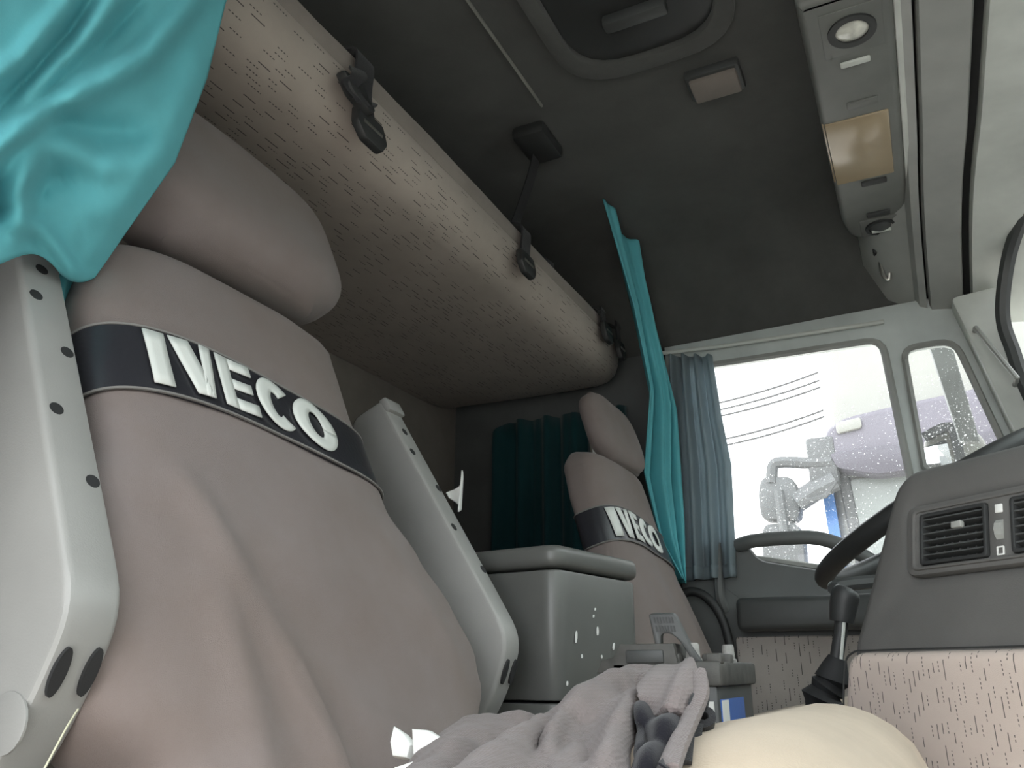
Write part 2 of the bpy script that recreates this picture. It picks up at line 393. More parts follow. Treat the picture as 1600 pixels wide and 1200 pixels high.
# ------------------------------------------------------------------ driver door
door = thing('door_1', 'grey driver door with window, grab bar and patterned insert', None, (-.15, 2.15, -.6), kind='structure')
DF = Frame((0, 2.12, 0), (1, 0, 0), (0, 0, 1), (0, 1, 0))     # x, z; depth outwards
def dp(x, y, Y=2.12): p = atY(x, y, Y); return (p.x, p.z)
win = rpoly([(-.515, .785), dp(1378, 530), dp(1421, 740), (.02, .22), (-.17, .222), (-.36, .262), (-.515, .262)], [.03, .04, .0, .03, .02, .02, .02])
qrt = rpoly([dp(1411, 545), dp(1491, 531), dp(1566, 690), (.235, .24), dp(1444, 730)], [.03, .04, 0, .02, 0])
outer = [(-.565, .86), (.19, .875), dp(1512, 500), dp(1604, 690), (.33, .1), (.33, -.05), (-.565, -.05)]
bm = B(); prism(bm, outer, 0, .045, DF, r=.008, holes=[win, qrt]); part('window_frame', bm, 'frame', door)
bm = B(); prism(bm, [(-.565, -.75), (.33, -.75), (.33, -.05), (-.565, -.05)], 0, .045, DF, r=.004); part('lower_panel', bm, 'door', door)
bm = B()
for h in (win,):
    pts = [DF(a, b, -.002) for a, b in h]; tube(bm, pts+[pts[0]], .009, 6, False)
part('window_seal', bm, 'trim', door)
bm = B(); pts = [DF(a, b, -.002) for a, b in qrt]; tube(bm, pts+[pts[0]], .008, 6, False); part('window_seal', bm, 'trim', door)
bm = B(); prism(bm, win, .02, .024, DF); part('pane', bm, 'dirty', door)
bm = B(); prism(bm, qrt, .02, .024, DF); part('pane', bm, 'glass', door)
# inner panel, its top rising to the grab bar
bm = B(); prism(bm, rpoly([(-.56, .30), (-.385, .30), (-.355, .255), (-.17, .215), (.3, .20), (.3, -.45), (-.56, -.45)], [.01, .02, .02, .02, .02, .01, .01]), -.035, 0, DF, r=.012); ip = part('inner_panel', bm, 'door', door)
bm = B(); tube(bm, smooth_path([(-.40, 2.075, .292), (-.36, 2.055, .297), (-.29, 2.05, .298), (-.215, 2.05, .294), (-.15, 2.055, .268), (-.09, 2.065, .228), (-.05, 2.085, .205)], 5), .017, 10); part('grab_bar', bm, 'door', door)
bm = B(); rbox(bm, (-.408, 2.015, .088), (-.06, 2.09, .163), .014, seg=3); part('armrest', bm, 'darkgrey', door)
bm = B(); rbox(bm, (-.425, 2.068, -.30), (-.02, 2.088, .078), .008); part('fabric_insert', bm, 'doorfab', door)
bm = B(); tube(bm, smooth_path([(-.452, 2.085, .30), (-.452, 2.068, .22), (-.452, 2.068, .17), (-.445, 2.085, .14)], 5), .012, 8); part('door_pull', bm, 'door', door)

# ================================================================== OVERHEAD CONSOLE
t = thing('overhead_console', 'long grey overhead lamp console below the front headliner', 'console', (.02, 1.55, 1.0))
CZ = 1.0
bm = B()
prism(bm, rpoly([(-.055, 1.14), (.088, 1.14), (.088, 2.0), (-.04, 1.985), (-.055, 1.9)], [.01, .01, .04, .03, .03], 5), CZ, 1.10, r=.014, seg=3)
body = part('console_body', bm, 'console', t)
bm = B(); rbox(bm, (.086, 1.0, CZ+.004), (.104, 2.02, CZ+.05), .007); part('side_rib', bm, 'header', t)
bm = B(); rbox(bm, (-.049, 1.475, CZ-.004), (.066, 1.705, CZ+.02), .004); part('lamp_lens', bm, 'amber', t, label='tan rectangular lamp lens')
bm = B(); rbox(bm, (-.0535, 1.478, CZ+.004), (-.047, 1.702, CZ+.05), .002); part('lens_side', bm, 'amber', t)
def ring(bm, c, r0, r1, z0, z1, n=28, sy=1):
    rings = []
    for r, z in ((r0, z1), (r0, z0), (r1, z0), (r1, z1)):
        rings.append([V((c[0]+r*math.cos(2*math.pi*k/n), c[1]+sy*r*math.sin(2*math.pi*k/n), z)) for k in range(n)])
    loft(bm, rings+[rings[0]], False)
def disc(bm, c, r, z0, z1, n=28, sy=1, dome=0):
    rings = [[V((c[0]+r*math.cos(2*math.pi*k/n), c[1]+sy*r*math.sin(2*math.pi*k/n), z1)) for k in range(n)]]
    for q in (1, .8, .5, .15):
        rings.append([V((c[0]+r*q*math.cos(2*math.pi*k/n), c[1]+sy*r*q*math.sin(2*math.pi*k/n), z0-dome*(1-q*q))) for k in range(n)])
    loft(bm, rings)
# reading spot with bright reflector
bm = B(); ring(bm, (.022, 1.228), .026, .038, CZ-.006, CZ+.01); sp = part('reading_lamp', bm, 'dark', t)
bm = B(); disc(bm, (.022, 1.228), .0265, CZ-.002, CZ+.008, dome=.006); part('reflector', bm, 'lens', sp, label='bright clear lamp lens')
bm = B(); rbox(bm, (-.025, 1.175, CZ-.002), (.07, 1.285, CZ+.006), .001); part('lamp_plate', bm, 'console', t)
bm = B(); rbox(bm, (-.004, 1.305, CZ-.005), (.045, 1.318, CZ+.004), .003); part('switch', bm, 'header', t)
bm = B(); rbox(bm, (-.004, 1.425, CZ-.003), (.05, 1.445, CZ+.004), .002); part('switch', bm, 'console', t)
bm = B(); rbox(bm, (-.001, 1.718, CZ-.005), (.05, 1.736, CZ+.004), .003); part('switch', bm, 'dark', t)
bm = B(); rbox(bm, (.0, 1.862, CZ-.005), (.05, 1.882, CZ+.004), .003); part('switch', bm, 'dark', t)
bm = B(); rbox(bm, (-.018, 1.893, CZ-.003), (.068, 1.975, CZ+.004), .002); part('lamp_plate', bm, 'console', t)
bm = B(); ring(bm, (.026, 1.934), .027, .034, CZ-.008, CZ+.004); sp2 = part('swivel_lamp', bm, 'dark', t)
bm = B(); disc(bm, (.026, 1.934), .027, CZ-.004, CZ+.004, dome=.012); part('cap', bm, 'darkgrey', sp2)
bm = B(); rbox(bm, (.005, 1.935, CZ-.016), (.047, 1.941, CZ-.006), .001); part('slot', bm, 'header', sp2)
# small hook on the header behind the console
t = thing('plastic_hook', 'small shiny clear hook hanging beside the header above the door', 'hook', (.02, 2.05, .94))
bm = B(); rbox(bm, (-.0, 2.025, .975), (.03, 2.075, 1.01), .006); part('mount', bm, 'dark', t)
bm = B(); tube(bm, smooth_path([(.015, 2.05, .985), (.013, 2.056, .955), (.016, 2.062, .925), (.026, 2.064, .915), (.03, 2.06, .93)], 4), .0045, 8); part('hook_bar', bm, 'metal', t)

# ================================================================== UPPER BUNK
t = thing('upper_bunk', 'upper sleeping bunk with dash patterned upholstery over both seats', 'bunk', (-.95, 1.05, .75))
prof = [(-1.248, .75), (-1.0, .745), (-.80, .745), (-.72, .748), (-.69, .757), (-.672, .775), (-.664, .80), (-.66, .835), (-.668, .85), (-1.248, .85)]
bm = B(); rings = []
ys = [.0, .02, .06]+[.1+.2*i for i in range(10)]+[1.98, 2.03, 2.07, 2.10, 2.13]
for y in ys:
    e = max(0, (y-1.96)/.17); sx = .05*e*e; sz = .03*e**2
    rings.append([V((max(x-sx*(1 if x > -.9 else 0), -1.248), y, z+sz*(1-(z-.745)/.105))) for x, z in prof])
loft(bm, rings); part('bunk_base', bm, 'bunk', t, sharp=60)
bm = B(); rings = []
for y in [.02+.1*i for i in range(19)]+[1.93, 2.0, 2.05]:
    e = max(0, (y-1.9)/.2); x0 = -.668-.07*e*e; zz = .004*math.sin(y*31)+.003*math.sin(y*57)
    rings.append([V((x0+a*.02-.012, y, .862+b*.018+zz)) for a, b in ((-1, -1), (.7, -1), (1, -.5), (1, .6), (.6, 1), (-1, 1))])
loft(bm, rings); part('edge_trim', bm, 'wallr', t)
bm = B(); rbox(bm, (-1.24, .03, .85), (-.71, 2.04, .93), .02); part('mattress', bm, 'wallr', t)
def strap(px, py, ln, wdt, tilt=0, big=False):
    """webbing over the bunk edge with a hanging buckle"""
    r = ray(px, py); X = -.662; P = r*(X/r.x); y = P.y; z = P.z
    bm = B(); ribbon(bm, smooth_path([(-.70, y, .885), (-.672, y, .888), (-.648, y, .875), (-.650, y+.002, z+.03), (-.648, y+tilt*.5, z), (-.644, y+tilt, z-ln)], 4), (0, 1, 0), wdt, .004)
    s = part('strap', bm, 'web', t)
    bm = B(); fr = Frame((-.643, y+tilt, z-ln), (0, 1, 0), V((.15, tilt*3, -1)).normalized(), (1, 0, .1))
    prism(bm, rpoly([(-wdt*.75, -.02), (wdt*.75, -.02), (wdt*.9, .012), (wdt*.5, .034), (-wdt*.5, .034), (-wdt*.9, .012)], .006), -.007, .007, fr, r=.003); part('buckle', bm, 'dark', s)
    bm = B(); rbox(bm, (-wdt*.55, .002, .006), (wdt*.55, .008, .009), .001, fr); part('buckle_bar', bm, 'metal', s)
    if big:
        bm = B(); fr2 = Frame((-.640, y-.022, z-.005), (0, 1, 0), (.2, .5, -.8), (1, 0, .1))
        prism(bm, rpoly([(-.028, -.022), (.02, -.025), (.03, .01), (.005, .03), (-.03, .015)], .008), -.009, .009, fr2, r=.004); part('buckle', bm, 'dark', s)
        bm = B(); ribbon(bm, smooth_path([(-.646, y-.02, .84), (-.628, y-.035, .81), (-.636, y-.045, .79), (-.63, y-.02, .775), (-.64, y+.01, .80)], 5), (.2, 1, .3), .03, .004); part('strap_tail', bm, 'web', s)
strap(553, 165, .035, .042, .015, True)
strap(812, 408, .012, .04, -.01)
strap(934, 500, .03, .035, .01)
strap(958, 520, .05, .03, -.005)

# crumpled bedding lying on the far end of the bunk
def lump(bm, cx, cy, cz, rx, ry, rz, amp, seed, nu=40, nv=18, f=7):
    rings = []
    for j in range(1, nv):
        th = math.pi*j/nv; rg = []
        for i in range(nu):
            ph = 2*math.pi*i/nu; d = V((math.sin(th)*math.cos(ph), math.sin(th)*math.sin(ph), math.cos(th)))
            k = 1+amp*noise.noise(d*f*.35+V((seed, 0, 0)))+amp*.5*noise.noise(d*f+V((seed, 5, 0)))
            rg.append(V((cx+rx*d.x*k, cy+ry*d.y*k, cz+max(-.35, d.z)*rz*k)))
        rings.append(rg)
    loft(bm, rings)
bm = B(); lump(bm, -.99, 1.72, .985, .2, .34, .1, .35, 3); part('bundled_blanket', bm, 'lining', None, sharp=80, label='dark crumpled blanket lying on the upper bunk', cat='blanket')

# dark strap bracket hanging from the headliner over the bunk
t = thing('belt_bracket', 'black bracket with hanging belt under the headliner above the bunk', 'bracket', (-.65, 1.46, 1.1))
bm = B(); rbox(bm, (-.69, 1.40, 1.12), (-.61, 1.52, 1.155), .012); part('bracket_plate', bm, 'dark', t)
bm = B(); ribbon(bm, smooth_path([(-.66, 1.48, 1.13), (-.70, 1.52, 1.08), (-.76, 1.56, 1.0), (-.79, 1.57, .96)], 5), (0, 1, 0), .035, .003); part('belt', bm, 'web', t)

# ================================================================== SEATS
REC = math.radians(25)
def seat_frame(y0, x0=-.46, rc=REC): return Frame((x0, y0, 0), (0, 1, 0), (-math.sin(rc), 0, math.cos(rc)), (math.cos(rc), 0, math.sin(rc)))
HW = [(-.22, .15), (-.13, .175), (-.06, .215), (0, .262), (.04, .276), (.09, .265), (.15, .235), (.21, .205), (.27, .198), (.36, .192), (.44, .182), (.475, .165)]
CU = [(.05, 0), (.22, -.022), (.36, -.02), (.47, -.005)]
NEXP = 3.4; DEP = .062
def wrinkle(u, v, px):
    d = 0
    for (a, b, wd, h) in px:                  # ridge from a to b in (u, v)
        A, Bv = V(a), V(b); s = max(0, min(1, (V((u, v))-A).dot(Bv-A)/(Bv-A).length_squared)); c = A+(Bv-A)*s
        dist = (V((u, v))-c).length; d += h*math.exp(-(dist/wd)**2)*math.sin(math.pi*min(1, .12+s*.88))
    return d
def text_quads():
    """heavy slab capitals I V E C O in a unit box, each a list of strips of (left, right) point pairs"""
    L = []
    def strip(pts): L.append(pts)
    def bar(x0, y0, x1, y1, sk=0, n=5): strip([((x0+sk*t, y0+(y1-y0)*t), (x1+sk*t, y0+(y1-y0)*t)) for t in [i/n for i in range(n+1)]])
    tt = [i/6 for i in range(7)]
    bar(.0, .0, .082, 1.0)                                                                       # I
    strip([((.098+.075*(1-t), t), (.180+.068*(1-t), t)) for t in tt])                            # V, heavy left arm
    strip([((.228-.020*(1-t), t), (.280-.030*(1-t), t)) for t in tt])                            # V, right arm
    bar(.306, .0, .372, 1.0); bar(.372, .0, .482, .22, n=2); bar(.372, .41, .468, .60, n=2); bar(.372, .79, .482, 1.0, n=2)   # E
    def arc(cx, cy, rx, ry, wx, wy, a0, a1, n=22):
        strip([((cx+rx*math.cos(a), cy+ry*math.sin(a)), (cx+(rx-wx)*math.cos(a), cy+(ry-wy)*math.sin(a))) for a in [a0+(a1-a0)*i/n for i in range(n+1)]])
    arc(.612, .5, .118, .5, .082, .25, math.radians(44), math.radians(316))                      # C
    arc(.856, .5, .142, .5, .088, .24, 0, 2*math.pi, 28)                                         # O
    return L
def make_seat(name, label, y0, wr, arms, hv, group, x0=-.46, rc=REC, tx=0, thick=1):
    F = seat_frame(y0, x0, rc); dx = x0+.46; t = thing(name, label, 'seat', F(0, -.3, -.1), group)
    def front(u, v, off=0):
        hw = interp(v, HW); q = abs(u-interp(v, CU))/hw
        w0 = DEP*((max(0, 1-q**NEXP))**(1/NEXP))-DEP + off
        amp = 1-min(1, q)**6
        return F(u, v, w0+amp*wrinkle(u, v, wr))
    # backrest
    bm = B(); rings = []; na = 120
    vs = [-.22+.695*j/84 for j in range(85)]
    for v in vs:
        hw = interp(v, HW); e = 1.0
        if v > .44: e = math.sqrt(max(.06, 1-((v-.44)/.036)**2*.94))
        if v < -.19: e = math.sqrt(max(.1, 1-((-.19-v)/.032)**2*.9))
        rg = []
        for i in range(na):
            a = 2*math.pi*i/na; c, s = math.cos(a), math.sin(a)
            u = hw*math.copysign(abs(c)**(2/NEXP), c); ww = math.copysign(abs(s)**(2/NEXP), s)*e
            if ww > 0:
                w_ = DEP*ww-DEP; q = abs(u)/hw; w_ += (1-q**6)*wrinkle(u+interp(v, CU), v, wr)
            else: w_ = .07*thick*ww-DEP
            w_ += .0022*noise.noise(V((u*14, v*14, y0*3)))*(ww > 0)
            rg.append(F(interp(v, CU)+u*(1 if v < .44 else .9+.1*e), v, w_))
        rings.append(rg)
    loft(bm, rings); br = part('backrest', bm, 'cover', t, sharp=70)
    # band: glossy strip round the cover, with printed capitals
    def v_mid(u): return .281 - .07*u - .003*math.sin(u*16)
    def bandp(u, b, off): return front(u, v_mid(u)+(b-.5)*.074, off + .0015*math.sin(u*90)*(1-abs(b-.5)))
    def wrap(a, b, off):          # the same strip carried round the sides of the cover
        c, s_ = math.cos(a), math.sin(a); uu = interp(.286, HW)*math.copysign(abs(c)**(2/NEXP), c)
        vv = v_mid(uu)+(b-.5)*.074; hw = interp(vv, HW); u = hw*math.copysign(abs(c)**(2/NEXP), c); q = abs(u)/hw; uc = interp(vv, CU)
        wv = DEP*abs(s_)**(2/NEXP) if s_ > 0 else -.07*thick*abs(s_)**(2/NEXP)
        nu_, nw = math.copysign(abs(c)**1.4, c), math.copysign(abs(s_)**1.4, s_)
        return F(uc+u+nu_*off, vv, wv-DEP+nw*off+(1-q**6)*wrinkle(u+uc, vv, wr)*(s_ > 0))
    bm = B(); angs = [math.radians(-35+250*i/110) for i in range(111)]; rings = []
    for a_ in angs: rings.append([wrap(a_, b, .004) for b in (0, .2, .4, .6, .8, 1)]+[wrap(a_, b, -.004) for b in (1, 0)])
    loft(bm, rings); bd = part('logo_band', bm, 'band', t, sharp=60, label='glossy black band printed with white capitals')
    x0, x1, b0, b1 = -.180+tx, .068+tx, .08, .92
    for k, st in enumerate(text_quads()):
        pass
    groups = [[0], [1, 2], [3, 4, 5, 6], [7], [8]]; Q = text_quads()
    for g in groups:
        bm = B()
        for k in g:
            rg = []
            for (p, q) in Q[k]:
                f = lambda s: bandp(x0+(x1-x0)*(p[0]+(q[0]-p[0])*s), b0+(b1-b0)*(p[1]+(q[1]-p[1])*s), .0062)
                rg.append([f(s) for s in (0, .33, .67, 1)])
            loft(bm, rg, False, False)
        part('printed_letter', bm, 'letter', bd, solid=.0012)
    for b in (0, 1):
        bm = B(); tube(bm, [wrap(a_, b, .004) for a_ in angs], .0016, 5); part('stitching', bm, 'stitch', bd)
    # headrest pillow
    bm = B(); rings = []; nv = 26
    for j in range(nv+1):
        tt = -1+2*j/nv; v = hv+tt*(.112 if thick == 1 else .085); e = max(.05, (1-abs(tt)**4.0))**(1/2.8)
        hw = (.190 if thick == 1 else .15)*max(.62, e); rg = []
        for i in range(56):
            a = 2*math.pi*i/56; c, s = math.cos(a), math.sin(a)
            u = hw*math.copysign(abs(c)**(2/4.5), c); w_ = .062*thick*e*math.copysign(abs(s)**(2/2.4), s)
            w_ += .004*noise.noise(V((u*9, v*9, 3+y0)))
            rg.append(F(.005+u+(0 if thick == 1 else .03), v, -.012+w_))
        rings.append(rg)
    loft(bm, rings); part('headrest', bm, 'cover', t, sharp=70)
    for s in (-.07, .08):
        bm = B(); tube(bm, [F(s, .44, -.05), F(s, .55, -.03)], .007, 8); part('headrest_post', bm, 'metal', t)
    # cushion
    bm = B(); rings = []; nx = 30
    for j in range(nx+1):
        x = dx-.43+.415*j/nx; tt = j/nx
        e = math.sqrt(max(.02, 1-max(0, (tt-.82)/.18)**2*.98))
        top = -.092+.066*min(1, tt*1.25) - (1-e)*.07; bot = -.19+(1-e)*.04
        rg = []
        for i in range(60):
            a = 2*math.pi*i/60; c, s = math.cos(a), math.sin(a)
            yy = .262*math.copysign(abs(c)**(2/4.2), c)*(1-.12*max(0, (tt-.75)/.25)**2); zz = math.copysign(abs(s)**(2/4.2), s)
            z = (top+bot)/2+(top-bot)/2*zz + (.003*noise.noise(V((x*8, yy*8, y0))) if s > 0 else 0)
            rg.append(V((x, y0+yy+.008, z)))
        rings.append(rg)
    loft(bm, rings); part('cushion', bm, 'beige', t, sharp=70, label='worn beige seat cushion')
    bm = B(); rbox(bm, (dx-.42, y0-.2, -.5), (dx-.06, y0+.2, -.185), .03); part('pedestal', bm, 'dark', t)
    bm = B(); rbox(bm, (dx-.46, y0-.24, -.8), (dx-.04, y0+.24, -.5), .02); part('seat_base', bm, 'dark', t)
    if arms:
        for side in (-1, 1):
            ub, ut = (-.279, -.246) if side < 0 else (.337, .322)
            AF = Frame(F(ub, 0, 0), (V(F(ut, .435, -.04))-V(F(ub, 0, 0))).normalized(), F.z, V((0, 1, 0)))
            L = (F(ut, .435, -.04)-F(ub, 0, 0)).length
            # side profile: along the arm, and forward
            pr = rpoly([(L, .0), (L, -.062), (.30, -.085), (.0, -.12), (-.045, -.11), (-.012, -.05), (.042, .006), (.10, .006)], [.008, .02, .03, .03, .02, .04, .035, .05], 5)
            bm = B(); prism(bm, pr, -.021, .021, AF, r=.006, seg=3); a = part('armrest', bm, 'arm', t, sharp=30)
            bm = B(); rbox(bm, (L-.022, -.006, -.02), (L+.002, .007, .02), .003, AF); part('end_lug', bm, 'arm', a)
            # screw holes in the face turned forward
            for (s, c) in ((L-.055, .0), (L-.095, -.010), (L-.155, .010), (L-.225, -.009), (L-.29, .011)):
                k = min(1, max(0, (s-.09)/(L-.09))); f0 = .006*(1-k)
                bm = B(); rings = [[AF(s+r*math.cos(2*math.pi*i/16), f0+h, c+r*math.sin(2*math.pi*i/16)) for i in range(16)] for r, h in ((.0058, -.0006), (.0058, .0005), (.001, .0005))]
                loft(bm, rings); part('screw_hole', bm, 'rubber', a)
            for c in (-.011, .011):
                bm = B(); o = AF(.012, -.0245, c); ax = (AF.x*.69+AF.y*.72).normalized(); nn = (AF.y*.69-AF.x*.72).normalized(); rings = []
                for (r1, r2, h) in ((.0155, .005, -.004), (.0155, .005, .0022), (.003, .001, .0022)):
                    rings.append([o+ax*r1*math.cos(2*math.pi*i/20)+AF.z*r2*math.sin(2*math.pi*i/20)+nn*h for i in range(20)])
                loft(bm, rings); part('slot', bm, 'rubber', a)
            bm = B(); o = AF(-.005, -.06, -.0205*(1 if side < 0 else -1)*1.0); rings = []
            for r, h in ((.019, 0), (.019, .0015), (.017, .0022), (.002, .0022)):
                rings.append([o+AF.x*r*math.cos(2*math.pi*i/20)+AF.y*r*math.sin(2*math.pi*i/20)+V((0, -1 if side < 0 else 1, 0))*h for i in range(20)])
            loft(bm, rings)
            if side < 0: part('pivot_cap', bm, 'arm', a)
            else: bm.free()
            bm = B(); fb = Frame(F(ub, -.16, -.075), (0, 1, 0), F.y, F.z); rbox(bm, (-.02, -.07, -.03), (.02, .07, .03), .012, fb); part('arm_bracket', bm, 'dark', t)
    return t, F, front
WR = [((-.175, .17), (-.12, .04), .016, .011), ((-.12, .05), (-.06, -.16), .013, .013), ((-.165, .09), (-.15, -.17), .018, .009),
      ((-.07, .0), (.08, -.15), .02, .009), ((.12, .12), (.19, -.02), .03, .006), ((.0, .21), (-.06, .06), .03, .005)]
seat_p, SF, sfront = make_seat('cab_seat', 'taupe passenger seat with two raised grey armrests and beige cushion', .65, WR, True, .60, None)
seat_d, SD, _ = make_seat('cab_seat', 'taupe driver seat beside the dark curtain and the driver door', 1.74, [((-.1, .2), (0, .0), .04, .01), ((.05, .2), (.1, -.1), .04, .01)], False, .548, None, -.435, math.radians(17), -.025, .5)
# driver seat: black bent tube at its door side
bm = B(); tube(bm, smooth_path([V(p)*1.075 for p in ((-.53, 1.9, .12), (-.50, 1.9, .165), (-.465, 1.9, .168), (-.435, 1.9, .145), (-.412, 1.9, .10), (-.402, 1.9, .04), (-.40, 1.9, -.06), (-.41, 1.88, -.17))], 6), .011, 10); part('side_rail', bm, 'dark', seat_d)

# ================================================================== CURTAINS
def curtain(name, label, fn, mat, nu=90, nv=60, th=.003, hook=None):
    bm = B(); sheet(bm, fn, nu, nv); return part(name, bm, mat, None, sharp=80, label=label, cat='curtain', solid=th)
def lerp_curve(tab, t):
    for (a, p), (b, q) in zip(tab[:-1], tab[1:]):
        if t <= b: k = (t-a)/(b-a); return V(p)+(V(q)-V(p))*k
    return V(tab[-1][1])
def pxX(x, y, X): return tuple(atX(x, y, X))
# near teal curtain, pulled aside, its folds running up to the rail
RE = [(0, (-.60, .60, 1.10)), (.35, pxX(352, 0, -.60)), (.52, pxX(322, 120, -.60)), (.68, pxX(272, 250, -.605)), (.84, pxX(200, 352, -.63)), (1, pxX(147, 427, -.655))]
LE = [(0, (-.50, .06, 1.02)), (.4, (-.50, .10, .75)), (1, pxX(-90, 395, -.60))]
NF = [(20, .034, [(-60, 275), (0, 228), (110, 165), (225, 85), (300, 0), (340, -80)]), (18, .028, [(-60, 250), (20, 190), (120, 90), (178, 0), (215, -80)]),
      (13, -.022, [(-40, 230), (70, 150), (170, 55), (240, -20)]), (18, .022, [(-60, 130), (30, 95), (100, 25), (140, -60)]), (22, -.024, [(-40, 190), (40, 125), (105, 55), (150, -20)]),
      (26, .020, [(0, 320), (20, 268), (70, 240), (160, 252), (250, 236)]), (24, -.022, [(50, 188), (130, 208), (250, 190)]),
      (16, .024, [(32, 372), (28, 310), (45, 262)]), (22, -.034, [(-10, 255), (-5, 300), (0, 350)]), (20, -.016, [(45, 335), (70, 300), (115, 275)]),
      (13, .016, [(15, 352), (80, 388), (142, 425)]), (30, .014, [(120, 330), (190, 300), (270, 220)]), (26, .016, [(330, 40), (290, 140), (250, 220)])]
def nearc(u, v):
    l, r = lerp_curve(LE, v), lerp_curve(RE, v); p = l+(r-l)*u
    fold = folds(p, NF) + .004*noise.noise(V((u*9, v*14, 2))) + .006*noise.noise(V((u*4, v*6, 7)))
    return p - p.normalized()*fold + V((0, 0, -.010*math.sin(u*9)*v))
cn = curtain('teal_curtain', 'bright teal curtain hanging by the passenger seat headrest', nearc, 'teal', 130, 150)
def nearl(u, v):   # hem end tucked down between armrest and seat back
    a, b = V(pxX(78, 395, -.69)), V(pxX(160, 410, -.69)); c, d = V(pxX(88, 520, -.66)), V(pxX(112, 512, -.66))
    p = (a+(b-a)*u)*(1-v)+(c+(d-c)*u)*v
    return p + V((.006*math.sin(u*7+v*2), 0, 0))
bm = B(); sheet(bm, nearl, 14, 14); part('curtain_tail', bm, 'teal', cn, sharp=80, solid=.003)
# far teal curtain at the driver side
RF = [(0, (-.575, 2.03, 1.07)), (.2, pxX(1010, 440, -.575)), (.5, tuple(atY(1058, 640, 2.04))), (.8, tuple(atY(1068, 820, 2.03))), (1, tuple(atY(1069, 912, 2.03)))]
LF = [(0, (-.60, 1.74, 1.13)), (.25, tuple(atY(985, 480, 1.86))), (.45, tuple(atY(1010, 610, 1.95))), (.7, tuple(atY(1000, 740, 1.96))), (.85, tuple(atY(1025, 840, 1.97))), (1, tuple(atY(1060, 905, 2.0)))]
def farc(u, v):
    l, r = lerp_curve(LF, v), lerp_curve(RF, v); p = l+(r-l)*u
    return p + V((.7, -.7, 0))*(.026*math.sin(u*12+v*1.5)*(1-.5*v)+.009*math.sin(u*27+2))
curtain('teal_curtain', 'teal curtain hanging beside the driver seat', farc, 'teal', 70, 60)
# slate curtain in front of the driver window
RW = [(0, tuple(atY(1112, 556, 2.09))), (.3, tuple(atY(1126, 650, 2.08))), (.5, tuple(atY(1141, 725, 2.07))), (1, tuple(atY(1150, 902, 2.06)))]
LW = [(0, tuple(atY(1046, 556, 2.09))), (1, tuple(atY(1060, 908, 2.07)))]
def winc(u, v):
    l, r = lerp_curve(LW, v), lerp_curve(RW, v); p = l+(r-l)*u
    return p + V((0, -1, 0))*(.014*math.sin(u*22+math.sin(v*3)*.6)+.006*math.sin(u*41))
cw = curtain('slate_curtain', 'dark slate blue curtain drawn aside at the driver window', winc, 'blue', 70, 40)
bm = B(); sheet(bm, lambda u, v: winc(u, .945+.055*v)+V((0, -.004, 0)), 70, 3); part('hem', bm, 'blue', cw, solid=.004, sharp=80)
bm = B(); tube(bm, [(-.60, 2.10, .835), (-.40, 2.105, .828), (-.2, 2.108, .826), (.0, 2.108, .824)], .006, 8); part('curtain_rail', bm, 'header', None, label='thin pale curtain rail above the driver window', cat='rail')
# dark teal curtain on the sleeper side wall behind the driver seat
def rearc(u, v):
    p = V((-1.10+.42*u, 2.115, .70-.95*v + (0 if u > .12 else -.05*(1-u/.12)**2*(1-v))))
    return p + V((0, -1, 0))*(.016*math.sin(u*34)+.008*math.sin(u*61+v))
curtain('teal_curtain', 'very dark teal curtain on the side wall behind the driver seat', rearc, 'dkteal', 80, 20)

# ================================================================== STORAGE BOX between the seats
t = thing('storage_box', 'dark grey lidded storage box standing between the two seats', 'box', (-.66, 1.2, -.2))
th = math.radians(-9.5)
BF = Frame((-.452, 1.062, 0), (-math.cos(th), -math.sin(th)*-1*0+.165, 0), (.165, .986, 0), (0, 0, 1))
BF.x = V((-.986, .165, 0))
bm = B(); prism(bm, rpoly([(0, 0), (.46, 0), (.46, .245), (0, .245)], .025, 5), -.2, -.040, BF, r=.004); part('box_base', bm, 'box', t)
bm = B(); prism(bm, rpoly([(.002, .002), (.458, .002), (.458, .243), (.002, .243)], .025, 5), -.037, .134, BF, r=.004); part('box_body', bm, 'box', t)
bm = B(); prism(bm, rpoly([(-.003, -.003), (.463, -.003), (.463, .248), (-.003, .248)], .028, 5),   .137, .168, BF, r=.011, seg=3); part('lid', bm, 'box', t)
bm = B()
random.seed(11)
for (a, b, l, s) in ((.105, .055, .012, .3), (.095, .075, .004, 1), (.1, .085, .004, 1), (.045, .045, .016, .6), (.15, .035, .01, 1.2), (.165, -.005, .02, .5), (.19, -.02, .009, .4), (.13, .0, .004, 1), (.06, .02, .005, .2), (.115, .02, .005, .1), (.02, -.015, .006, .5)):
    fr = Frame(BF(-.0005, a, b), BF.y, (0, 0, 1), -BF.x)
    dx, dz = l*.25*s, l
    k = min(.0022, dz*.28); pl = [(-k*.3, -dz/2), (k*.5, -dz*.4), (k+dx*.3, -dz*.1), (dx+k*.5, dz*.3), (dx, dz/2), (dx*.6-k*.5, dz*.25), (-k*.6, -dz*.15)]
    prism(bm, pl, -.001, .0009, fr)
part('scuff_marks', bm, 'paper', t, label='pale scuffs and paint specks', kind='stuff')

# engine tunnel
bm = B(); rbox(bm, (-1.2, .985, -.8), (-.10, 1.42, -.2), .02); part('engine_tunnel', bm, 'tunnel', None, label='dark carpeted engine tunnel between the seats', cat='tunnel')

